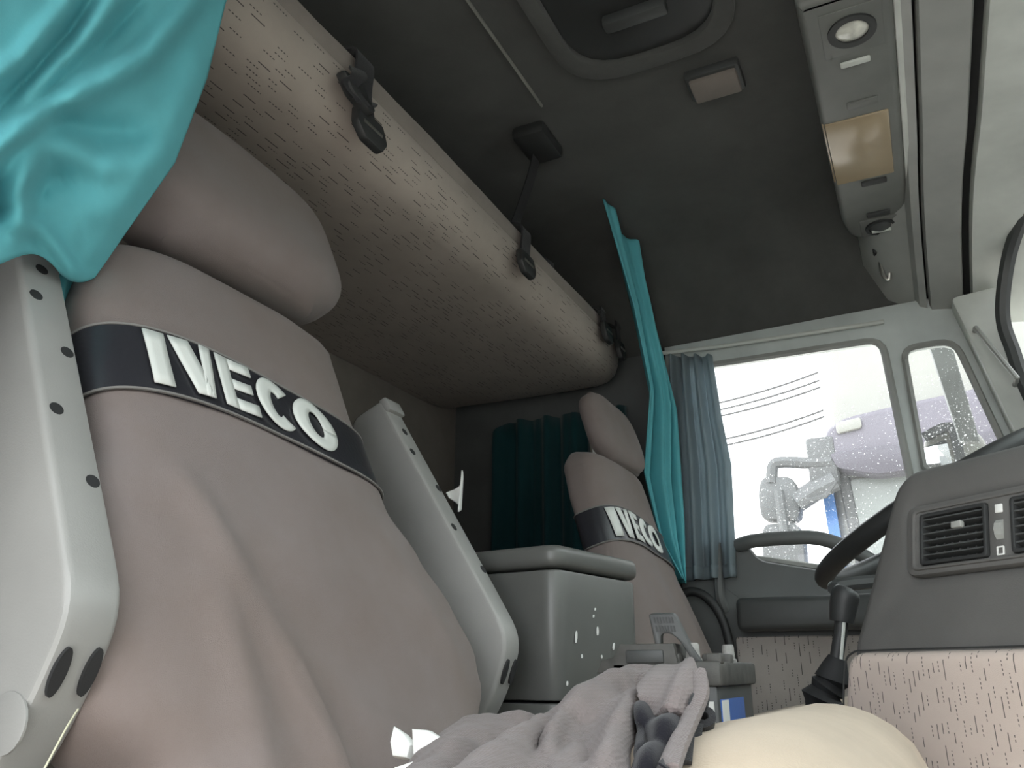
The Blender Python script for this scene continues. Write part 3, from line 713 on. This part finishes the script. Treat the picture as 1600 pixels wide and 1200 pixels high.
# ================================================================== BATTERY
t = thing('car_battery', 'dusty black battery with carry handle standing before the storage box', 'battery', (-.27, 1.05, -.2))
x0, x1, y0, y1 = -.352, -.222, .985, 1.19
bm = B(); rbox(bm, (x0+.006, y0+.006, -.2), (x1-.006, y1, -.012), .004); part('battery_case', bm, 'darkgrey', t)
bm = B(); rbox(bm, (x0, y0, -.016), (x1, y1+.005, .011), .004); part('battery_lid', bm, 'dustyblack', t)
bm = B(); prism(bm, [(x0-.018, -.002), (x0-.012, .012), (x0+.004, .016), (x0+.012, .031), (x0+.078, .031), (x0+.082, .008), (x0+.08, -.002)], -.10, 0.0, Frame((0, y0, 0), (1, 0, 0), (0, 0, 1), (0, -1, 0)), r=.002); cover = part('vent_cover', bm, 'dustyblack', t)
bm = B(); rbox(bm, (x0+.02, y0-.0025, .009), (x0+.066, y0+.003, .024), .002); part('cover_flap', bm, 'darkgrey', cover)
HFr = Frame((-.279, 1.0, .012), V((.95, .15, 0)).normalized()*.78, V((-.18, 0, 1)).normalized()*.76, V((.15, -.95, -.1)).normalized()*.8)
bm = B(); prism(bm, rpoly([(-.02, 0), (-.02, .072), (.019, .072), (.03, .03), (.042, 0), (.03, 0), (.018, .03), (.008, .042), (-.008, .042), (-.012, .02), (-.012, 0)], [0, .005, .006, .01, 0, 0, .01, .008, .008, .008, 0]), -.014, .014, HFr, r=.002); hd_ = part('handle', bm, 'darkgrey', t)
for z0 in (.045, .058):
    bm = B()
    for k in range(7): rbox(bm, (-.014+.0045*k, z0, .013), (-.0118+.0045*k, z0+.009, .0155), 0, HFr)
    part('grip_ribs', bm, 'dark', hd_)
for (tx, ty, r) in ((-.258, 1.01, .0085), (-.236, 1.10, .008)):
    bm = B(); rings = [[V((tx+q*r*math.cos(a*math.pi/8), ty+q*r*math.sin(a*math.pi/8), z)) for a in range(16)] for q, z in ((1.25, .009), (1.25, .014), (1, .015), (.92, .03), (.75, .032))]
    loft(bm, rings); part('terminal', bm, 'lead', t)
for (tx, ty) in ((-.242, 1.03), (-.232, 1.06), (-.278, 1.0), (-.230, 1.0)):
    bm = B(); rbox(bm, (tx-.009, ty-.009, .008), (tx+.009, ty+.009, .020), .003); part('cell_plug', bm, 'dustyblack', t)
bm = B(); rbox(bm, (x1-.0065, y0+.015, -.085), (x1-.0045, y0+.14, -.03), 0); part('front_label', bm, 'bluelab', t, label='blue and white label')
bm = B(); rbox(bm, (x1-.0045, y0+.016, -.084), (x1-.0040, y0+.05, -.031), 0); part('label_strip', bm, 'paper', t)
bm = B(); rbox(bm, (x1-.031, y0+.0035, -.075), (x1-.011, y0+.007, -.032), 0); part('side_label', bm, 'paper', t)

# ================================================================== JACKET on the cushion
def P(x, y, Y): return atY(x, y, Y)
jt = thing('jacket', 'dark mesh work jacket heaped on the beige passenger cushion', 'jacket', (-.25, .65, -.04))
def quad(rows, u, v):
    """surface through rows of pixel+depth points"""
    rows = [[V(P(*q)) for q in r] for r in rows]
    k = v*(len(rows)-1); i = min(int(k), len(rows)-2); f = k-i
    if f: f = f*.7+.3*f*f*(3-2*f)
    def row(r):
        kk = u*(len(r)-1); j = min(int(kk), len(r)-2); g = kk-j
        p0, p1, p2, p3 = r[max(j-1, 0)], r[j], r[j+1], r[min(j+2, len(r)-1)]
        return .5*((2*p1)+(p2-p0)*g+(2*p0-5*p1+4*p2-p3)*g*g+(3*p1-p0-3*p2+p3)*g**3)
    return row(rows[i])*(1-f)+row(rows[i+1])*f
CX = [(632, 1205, .53), (670, 1168, .57), (715, 1143, .62), (760, 1131, .66), (820, 1127, .68), (868, 1130, .69), (905, 1106, .71), (950, 1064, .73), (1000, 1045, .74), (1045, 1050, .74)]
JR = [[(x-8, y+34, Y+.06) for x, y, Y in CX], [(x-2, y+6, Y+.025) for x, y, Y in CX], CX]
for k, (dy, f) in enumerate(((.22, .80), (.45, .58), (.70, .34), (1.0, .10), (1.12, 0))):
    JR.append([(x-6*k*(x > 800)+4*k*(x < 800), y+(1218-y)*dy, .375+(Y-.375)*f) for x, y, Y in CX])
JF = [(20, .012, [(850, 1205), (880, 1192), (915, 1176)]), (26, .024, [(1005, 1062), (955, 1090), (900, 1135), (815, 1178), (720, 1225)]), (20, .020, [(1015, 1095), (975, 1150), (935, 1225)]),
      (13, -.007, [(965, 1118), (905, 1165), (840, 1222)]), (9, .012, [(930, 1120), (880, 1160), (850, 1200)]), (8, -.006, [(890, 1150), (850, 1172), (822, 1205)]), (11, -.022, [(900, 1108), (868, 1134), (825, 1155), (750, 1180), (690, 1212)]),
      (17, .014, [(690, 1165), (770, 1143), (855, 1141)]), (9, -.022, [(1010, 1075), (1000, 1130), (985, 1205)]), (12, .010, [(670, 1190), (740, 1180), (790, 1160)]), (10, -.012, [(1000, 1058), (985, 1085), (950, 1110)])]
def jbody(u, v):
    p = quad(JR, u, v); k = min(1, max(0, (v-.12)*5))
    return p + V((.25, -.55, .80))*k*(folds(p, JF)*.95+.006*noise.noise(p*20)+.004*noise.noise(p*45))
bm = B(); sheet(bm, jbody, 96, 80); jk = part('jacket_body', bm, 'jacket', jt, sharp=85, solid=.005)
# collar flap folded over towards the lens
FL = [[(1008, 1070, .66), (1035, 1046, .66), (1066, 1035, .65), (1084, 1040, .63)],
      [(1003, 1082, .58), (1030, 1062, .565), (1062, 1056, .555), (1089, 1062, .56)],
      [(1002, 1098, .545), (1030, 1090, .52), (1060, 1088, .51), (1090, 1090, .525)],
      [(1004, 1112, .53), (1030, 1116, .505), (1052, 1118, .495), (1078, 1122, .50)]]
def flap(u, v): return quad(FL, u, v) + V((0, -.004, .003))*math.sin(u*8+v*3)
bm = B(); sheet(bm, flap, 30, 24); part('collar_flap', bm, 'jacket', jt, sharp=80, solid=.006)
LN = [[(998, 1105, .55), (1030, 1108, .53), (1070, 1112, .53)], [(1000, 1135, .50), (1025, 1140, .475), (1062, 1145, .47)], [(1000, 1165, .455), (1025, 1172, .44), (1050, 1175, .43)], [(985, 1210, .41), (1015, 1214, .40), (1040, 1214, .39)]]
def lin(u, v): return quad(LN, u, v)+V((.2, -.8, .3))*(.010*math.sin(u*9+v*5)+.008*math.sin(v*11-u*3))
bm = B(); sheet(bm, lin, 26, 30); part('lining', bm, 'lining', jt, sharp=80, solid=.005)
bm = B(); pts = smooth_path([P(1088, 1060, .552), P(1091, 1092, .515), P(1078, 1125, .49), P(1066, 1150, .455), P(1052, 1182, .415), P(1040, 1216, .385)], 6); tube(bm, pts, .0085, 10, True, .55); part('edge_binding', bm, 'jacket', jt)
for (pp, wd) in (([(1090, 1078, .53), (1102, 1100, .525), (1092, 1116, .51), (1080, 1108, .505), (1086, 1092, .515)], .014), ([(1086, 1112, .515), (1108, 1120, .51), (1110, 1134, .505), (1090, 1140, .50), (1080, 1124, .50)], .016), ([(1094, 1132, .505), (1090, 1156, .49), (1096, 1178, .48), (1106, 1186, .475)], .016), ([(1082, 1130, .49), (1078, 1160, .46), (1074, 1196, .43)], .014)):
    bm = B(); ribbon(bm, smooth_path([P(*q) for q in pp], 6), (.3, -.85, .4), wd, .004); part('strap_loop', bm, 'web', jt)

# torn white foam scraps in the seat crease
random.seed(3)
def scrap(poly, Y, tiltv, lab):
    bm = B(); pts = [P(x, y, Y) for x, y in poly]; c = sum(pts, V())/len(pts)
    fr = Frame(c, (1, 0, 0), V((0, .3, 1)).normalized(), V((0, -1, .3)).normalized())
    prism(bm, [((p-c).x, (p-c).z) for p in pts], -.005, .006, fr, r=.002)
    for v in bm.verts: v.co += noise.noise_vector(v.co*60)*.003
    part('foam_scrap', bm, 'white', None, label=lab, cat='scrap')
scrap([(617, 1140), (632, 1150), (648, 1166), (644, 1188), (622, 1186), (615, 1165)], .575, 0, 'narrow white foam scrap standing in the seat crease')
scrap([(647, 1140), (668, 1142), (699, 1158), (690, 1172), (672, 1168), (655, 1178), (650, 1160)], .56, 0, 'wide torn white foam scrap beside the dark jacket')
scrap([(622, 1204), (650, 1188), (653, 1194), (634, 1216), (620, 1222)], .53, 0, 'thin white foam sliver low in the seat crease')
# curled white sheet tucked behind the far armrest
bm = B()
def curl(u, v):
    base = V((-.60, 1.0, 0)); a, b, c_ = atY(697, 770, 1.02), atY(722, 735, 1.02), atY(716, 800, 1.02)
    x = a*(1-u)*(1-v*.5)+a*0+(b*(1-v)+c_*v)*u+(a*.5+c_*.5)*(1-u)*v*.5*1.0
    return x+V((0, .02*math.sin(math.pi*u), 0))
sheet(bm, curl, 14, 14); part('paper_curl', bm, 'paper', None, label='curled white paper sheet tucked behind the raised armrest', cat='paper', solid=.002, sharp=80)
# straw thread hanging below the near armrest
bm = B(); tube(bm, smooth_path([atX(122, 1108, -.40), atX(105, 1135, -.39), atX(85, 1172, -.385), atX(62, 1215, -.38)], 6), .0005, 6); part('loose_thread', bm, 'thread', None, label='pale straw coloured thread hanging below the near armrest', cat='thread')

# ================================================================== DASHBOARD
dt = thing('dashboard', 'dark dashboard binnacle with air vents and dashed cloth lower panel', 'dashboard', (.2, .95, -.5))
tt_ = V((math.sin(DANG), -math.cos(DANG), 0)); nh = V((-math.cos(DANG), -math.sin(DANG), 0)); LEAN = math.radians(12)
dup_ = V((0, 0, 1))*math.cos(LEAN) - nh*math.sin(LEAN); dn = nh*math.cos(LEAN)+V((0, 0, 1))*math.sin(LEAN)
D = Frame((-.086, 1.046, 0), tt_, dup_, dn)
def dpx(x, y, o=0):
    r = ray(x, y); k = (D.o+dn*o).dot(dn)/r.dot(dn); p = r*k-D.o; return (p.dot(tt_), p.dot(dup_))
top = rpoly([dpx(1330, 1002), dpx(1398, 738), (.30, dpx(1600, 686)[1]), (.55, dpx(1600, 686)[1]-.02), (.55, -.03), (-.012, -.03)], [0, .034, .05, .05, .01, .01], 6)
vx0, vy0 = dpx(1421, 803)[0], .098; vx1, vy1 = vx0+.305, .176
def rect(a0, b0, a1, b1, r): return rpoly([(a0, b0), (a1, b0), (a1, b1), (a0, b1)], r, 4)
vent_w, vent_h = .080, .056
cells = [(vx0+.020, vy0+.010), (vx0+.020+vent_w+.026, vy0+.010)]
holes = [rect(a, b, a+vent_w, b+vent_h, .004) for a, b in cells]
bm = B(); prism(bm, top, -.30, 0, D, r=.016, seg=3, holes=[rect(vx0+.006, vy0+.004, vx1-.006, vy1-.004, .01)]); dbody = part('dash_body', bm, 'dashp', dt, sharp=45)
bm = B(); prism(bm, rect(vx0, vy0, vx1, vy1, .012), -.02, .005, D, r=.003, holes=holes); part('vent_surround', bm, 'dashp', dt)
bm = B(); prism(bm, rect(vx0+.008, vy0+.005, vx1-.008, vy1-.005, .008), .001, .0075, D, r=.002, holes=[rect(vx0+.013, vy0+.009, vx1-.013, vy1-.009, .006)]); part('surround_rib', bm, 'dashp', dt)
for (a, b) in cells:
    bm = B(); prism(bm, rect(a, b, a+vent_w, b+vent_h, .004), -.04, .008, D, r=.001, holes=[rect(a+.004, b+.004, a+vent_w-.004, b+vent_h-.004, .003)]); vt = part('air_vent', bm, 'dark', dt)
    bm = B(); rbox(bm, (a, b, -.05), (a+vent_w, b+vent_h, -.04), 0, D); part('duct_back', bm, 'rubber', vt)
    for k in range(6):
        z = b+.009+k*.0078
        bm = B(); prism(bm, [(-.006, -.0011), (.0085, .0006), (.0085, .0022), (-.006, .0011)], a+.004, a+vent_w-.004, Frame(D(0, z, -.002), dn, dup_, tt_)); part('slat', bm, 'darkgrey', vt)
    for k in range(8):
        xx = a+.012+k*.0094
        bm = B(); rbox(bm, (xx, b+.004, -.03), (xx+.0016, b+vent_h-.004, -.003), 0, D); part('blade', bm, 'darkgrey', vt)
    bm = B(); rbox(bm, (a+.041, b+.034, .004), (a+.053, b+.041, .010), .001, D); part('slider', bm, 'trim', vt)
    xs = a+vent_w+.009
    bm = B(); rbox(bm, (xs, b+.043, .003), (xs+.008, b+.052, .0065), .001, D); part('open_mark', bm, 'paper', dt)
    bm = B(); prism(bm, rect(xs, b+.0, xs+.008, b+.009, .001), .003, .006, D, holes=[rect(xs+.0014, b+.0014, xs+.0066, b+.0076, .0005)]); part('closed_mark', bm, 'paper', dt)
    bm = B(); o = D(xs+.004, b+.026, -.004); rings = []
    for s in (-.004, .004): rings.append([o+tt_*s+dup_*.0135*math.cos(2*math.pi*i/28)+dn*(.0135 if i % 2 else .0128)*math.sin(2*math.pi*i/28) for i in range(28)])
    loft(bm, rings); part('thumb_wheel', bm, 'trim', dt, sharp=10)
# cloth faced lower panel
DV = Frame((-.086, 1.046, 0), tt_, (0, 0, 1), nh)
def dvx(x, y):
    r = ray(x, y); k = DV.o.dot(nh)/r.dot(nh); p = r*k-DV.o; return (p.dot(tt_), p.z)
bm = B(); prism(bm, rpoly([(-.03, -.55), (-.012, -.045), (.004, .0195), (.55, .0195), (.55, -.55)], [.01, .05, .02, .02, .01], 6), -.05, .014, DV, r=.010, seg=3); part('cloth_panel', bm, 'dashfab', dt, sharp=50)
bm = B(); pts = [DV(a, b, .013) for a, b in ((-.014, -.06), (-.002, .0), (.012, .019), (.05, .0215), (.2, .0215), (.5, .0215))]; tube(bm, smooth_path(pts, 4), .0011, 6); part('crease_line', bm, 'dark', dt)  # thin dark line paints the shade of the crease above the cloth
# dash behind the binnacle, under the windscreen
bm = B(); prism(bm, rpoly([(.42, -.5), (.42, .10), (.47, .17), (.70, .12), (.75, -.5)], .03), .02, 2.08, Frame((0, 0, 0), (1, 0, 0), (0, 0, 1), (0, 1, 0)), r=.01); part('dash_shelf', bm, 'dashp', dt)

# ================================================================== STEERING WHEEL, GEAR LEVER
st = thing('steering_wheel', 'black steering wheel half hidden behind the dashboard binnacle', 'steering wheel', (.08, 1.6, .0))
TI = math.radians(28); SC = V((.045, 1.62, .268)); sx = V((math.cos(TI), 0, math.sin(TI))); sy = V((0, 1, 0)); sn = V((-math.sin(TI), 0, math.cos(TI)))
bm = B(); pts = [SC+sx*.235*math.cos(a*math.pi/32)+sy*.235*math.sin(a*math.pi/32) for a in range(65)]; tube(bm, pts, .017, 12, False); part('rim', bm, 'dark', st)
bm = B(); rings = [[SC+sn*h+sx*r*math.cos(a*math.pi/14)+sy*r*math.sin(a*math.pi/14) for a in range(28)] for r, h in ((.05, -.06), (.075, -.03), (.078, -.005), (.05, .0))]; loft(bm, rings); part('hub', bm, 'dark', st)
for a in (20, 160, 200, 340):
    c, s = math.cos(math.radians(a+90)), math.sin(math.radians(a+90))
    bm = B(); tube(bm, [SC-sn*.02+sx*.06*c+sy*.06*s, SC-sn*.012+sx*.15*c+sy*.15*s, SC+sx*.232*c+sy*.232*s], .013, 8, True, .6); part('spoke', bm, 'darkgrey', st)
bm = B(); tube(bm, [SC-sn*.03, SC-sn*.25, SC-sn*.5+V((.08, 0, 0))], [.045, .05, .055], 14); part('column', bm, 'dark', st)
bm = B(); a = atY(1322, 913, 1.46); tube(bm, smooth_path([SC-sn*.08, V((.03, 1.52, .15)), a, atY(1304, 921, 1.44)], 5), [.011]*16, 8); part('stalk', bm, 'darkgrey', st)
gt = thing('gear_lever', 'black gear lever with rounded knob and rubber boot on the tunnel', 'gear lever', (-.12, 1.2, -.2))
k0, k1, k2, k3 = atY(1318, 935, 1.2), atY(1314, 985, 1.2), atY(1306, 1035, 1.2), atY(1292, 1075, 1.2)
bm = B(); tube(bm, smooth_path([atY(1322, 915, 1.2), k0, atY(1317, 960, 1.2), k1], 5), [.008, .015, .0185, .018, .016, .0165, .013, .012], 12) if False else None
sp = smooth_path([atY(1326, 918, 1.2), atY(1322, 928, 1.2), atY(1318, 945, 1.2), atY(1315, 972, 1.2)], 4)
tube(bm, sp, [.004+.014*math.sin(math.pi*min(1, .01+.74*math.sqrt(i/len(sp)))) for i in range(len(sp))], 12); part('knob', bm, 'dark', gt)
bm = B(); tube(bm, [atY(1315, 968, 1.2), k1, k2, k3], .0085, 10); part('shaft', bm, 'dark', gt)
bm = B(); tube(bm, [atY(1319, 970, 1.19), atY(1314, 1030, 1.19)], .0022, 6); part('air_hose', bm, 'header', gt)
bm = B(); pts = [atY(1309, 1028, 1.2), atY(1305, 1040, 1.2), atY(1301, 1062, 1.2), atY(1299, 1066, 1.2), atY(1294, 1074, 1.2), atY(1290, 1080, 1.2), atY(1286, 1092, 1.2), atY(1284, 1098, 1.2), V((-.145, 1.2, -.08)), V((-.147, 1.2, -.2))]
tube(bm, pts, [.012, .016, .023, .017, .023, .019, .028, .02, .03, .05], 14); part('rubber_boot', bm, 'rubber', gt)

# ================================================================== OUTSIDE
# second lorry standing beside, its front turned this way
tr = thing('lorry', 'pale lorry with mauve sun visor standing beyond the driver window', 'lorry', (.8, 6.2, -2.05))
def e5(x, y, Y=5.0): return atY(x, y, Y)
bm = B(); rbox(bm, (-.42, 5.15, -1.3), (2.1, 7.2, 2.75), .12, seg=4); part('cab_body', bm, 'tw', tr)
bm = B(); fr5 = Frame((0, 5.15, 0), (1, 0, 0), (0, 0, 1), (0, -1, 0))
prism(bm, rpoly([(-.40, 1.19), (-.36, 1.10), (-.16, 1.045), (.2, 1.06), (2.0, 1.10), (2.08, 1.2), (2.05, 1.40), (.6, 1.50), (.0, 1.44), (-.3, 1.40), (-.41, 1.33)], .05), -.02, .16, fr5, r=.03, seg=3); vs_ = part('sun_visor', bm, 'tp', tr)
bm = B(); prism(bm, rpoly([(-.40, 1.19), (-.36, 1.10), (-.16, 1.045), (.2, 1.06), (2.0, 1.10), (2.05, 1.2), (.3, 1.22), (-.2, 1.20)], .03), .155, .175, fr5, r=.008); part('visor_lip', bm, 'tp2', vs_)
bm = B(); prism(bm, rpoly([(-.34, 1.30), (-.20, 1.32), (-.20, 1.385), (-.34, 1.365)], .02), .15, .185, fr5, r=.008); part('marker_lamp', bm, 'tw', vs_)
bm = B(); prism(bm, rpoly([(-.33, 1.06), (1.98, 1.06), (2.0, .1), (-.27, .1)], .06), 0, .02, fr5); part('windscreen', bm, 'tglass', tr)
bm = B(); tube(bm, [fr5(-.345, 1.10, .01), fr5(-.31, .6, .01), fr5(-.28, .1, .01)], .035, 8); part('windscreen_seal', bm, 'tgrey', tr)
bm = B(); prism(bm, [(-.475, 1.06), (-.415, 1.06), (-.385, .1), (-.45, .1)], -.3, .01, fr5); part('blue_strip', bm, 'tblue', tr)
ma = B(); tube(ma, smooth_path([e5(1300, 722), e5(1270, 724), e5(1225, 722), e5(1208, 728), e5(1206, 755)], 4), .035, 8); part('mirror_arm', ma, 'tgrey', tr)
ma = B(); tube(ma, [e5(1305, 750), e5(1275, 765), e5(1245, 785)], .075, 8, True, .7); part('mirror_bracket', ma, 'tgrey', tr)
ma = B(); rbox(ma, (-.52, 4.98, 1.02), (-.36, 5.2, 1.30), .02); part('mirror_mount', ma, 'tgrey', tr)
ma = B(); tube(ma, [e5(1258, 783, 4.95), e5(1290, 775, 4.95), e5(1306, 752, 4.95)], .014, 6); part('mirror_stay', ma, 'tgrey', tr)
ma = B(); prism(ma, rpoly([(-.815, .84), (-.60, .82), (-.585, .95), (-.61, 1.08), (-.79, 1.10), (-.82, 1.0)], .05), -.14, .02, Frame((0, 5, 0), (1, 0, 0), (0, 0, 1), (0, -1, 0)), r=.02); part('mirror_head', ma, 'tgrey', tr)
ma = B(); prism(ma, rpoly([(-.83, .40), (-.60, .38), (-.59, .74), (-.62, .81), (-.80, .815), (-.825, .75)], .05), -.14, .02, Frame((0, 5, 0), (1, 0, 0), (0, 0, 1), (0, -1, 0)), r=.02); part('mirror_head', ma, 'tgrey', tr)
ma = B(); tube(ma, [(-.70, 4.97, 1.0), (-.69, 4.97, .76)], .03, 8); part('mirror_post', ma, 'tgrey', tr)
for i, x in enumerate((-.25, 1.95)):
    for yy in (5.7,):
        bm = B(); cx = x; fw = Frame((cx-.15, yy, -1.55), (0, 1, 0), (0, 0, 1), (1, 0, 0)); prism(bm, [(.5*math.cos(a*math.pi/16), .5*math.sin(a*math.pi/16)) for a in range(32)], 0, .3, fw, r=.03); part('wheel', bm, 'rubber', tr)
# own door mirror and its bracket outside the quarter window
mt = thing('door_mirror', 'white door mirror outside the driver quarter window', 'mirror', (.2, 2.36, .2))
mp = rpoly([dp(1442, 680, 2.34), dp(1490, 664, 2.34), dp(1530, 672, 2.34), dp(1546, 700, 2.34), dp(1550, 760, 2.34), dp(1450, 790, 2.34)], .03)
MFm = Frame((0, 2.34, 0), (1, 0, 0), (0, 0, 1), (0, 1, 0))
bm = B(); prism(bm, mp, 0, .09, MFm, r=.015, seg=3); part('mirror_housing', bm, 'tw', mt)
mc = atY(1466, 712, 2.31); bm = B(); prism(bm, rpoly([(-.035, -.06), (.028, -.06), (.026, .052), (-.032, .03)], .012), -.003, .003, Frame(mc, (1, 0, 0), V((0, .53, .85)), V((0, -.85, .53)))); part('mirror_glass', bm, 'mirror', mt)
bm = B(); pts = [atY(1443, 684, 2.33), atY(1484, 667, 2.33), atY(1497, 700, 2.33), atY(1502, 740, 2.33)]; ribbon(bm, smooth_path(pts, 4), (0, 1, 0), .02, .022); part('mirror_edge', bm, 'tgrey', mt)
bm = B(); tube(bm, [(.18, 2.37, .36), (.25, 2.34, .33), (.32, 2.25, .31), (.36, 2.19, .30)], .015, 8); part('mirror_arm', bm, 'tgrey', mt)
bm = B(); q = [dp(1440, 505, 2.24), dp(1478, 505, 2.24), dp(1532, 690, 2.24), dp(1500, 690, 2.24)]; prism(bm, q+[(.26, .2), (.21, .2)][:0], 0, .03, Frame((0, 2.24, 0), (1, 0, 0), (0, 0, 1), (0, 1, 0)), r=.006)
dfl = part('wind_deflector', bm, 'defl', None, label='grey slanting wind deflector outside the driver quarter window', cat='deflector')
# overhead wires far behind
for i, (a, b) in enumerate((((1119, 622), (1290, 563)), ((1119, 632), (1290, 578)), ((1121, 641), (1290, 590)), ((1128, 677), (1290, 627)), ((1132, 686), (1290, 637)))):
    p, q = atY(a[0]-60, a[1]+22, 14), atY(b[0]+120, b[1]-38, 14)
    bm = B(); pts = [p+(q-p)*(k/12)+V((0, 0, -.15*math.sin(math.pi*k/12))) for k in range(13)]
    tube(bm, pts, .017, 6); part('overhead_wire', bm, 'wire', None, label='%s of the five thin grey overhead wires across the sky' % ('topmost', 'second from the top', 'middle one', 'second from the bottom', 'lowest')[i], cat='wire', group='overhead wires across the sky')
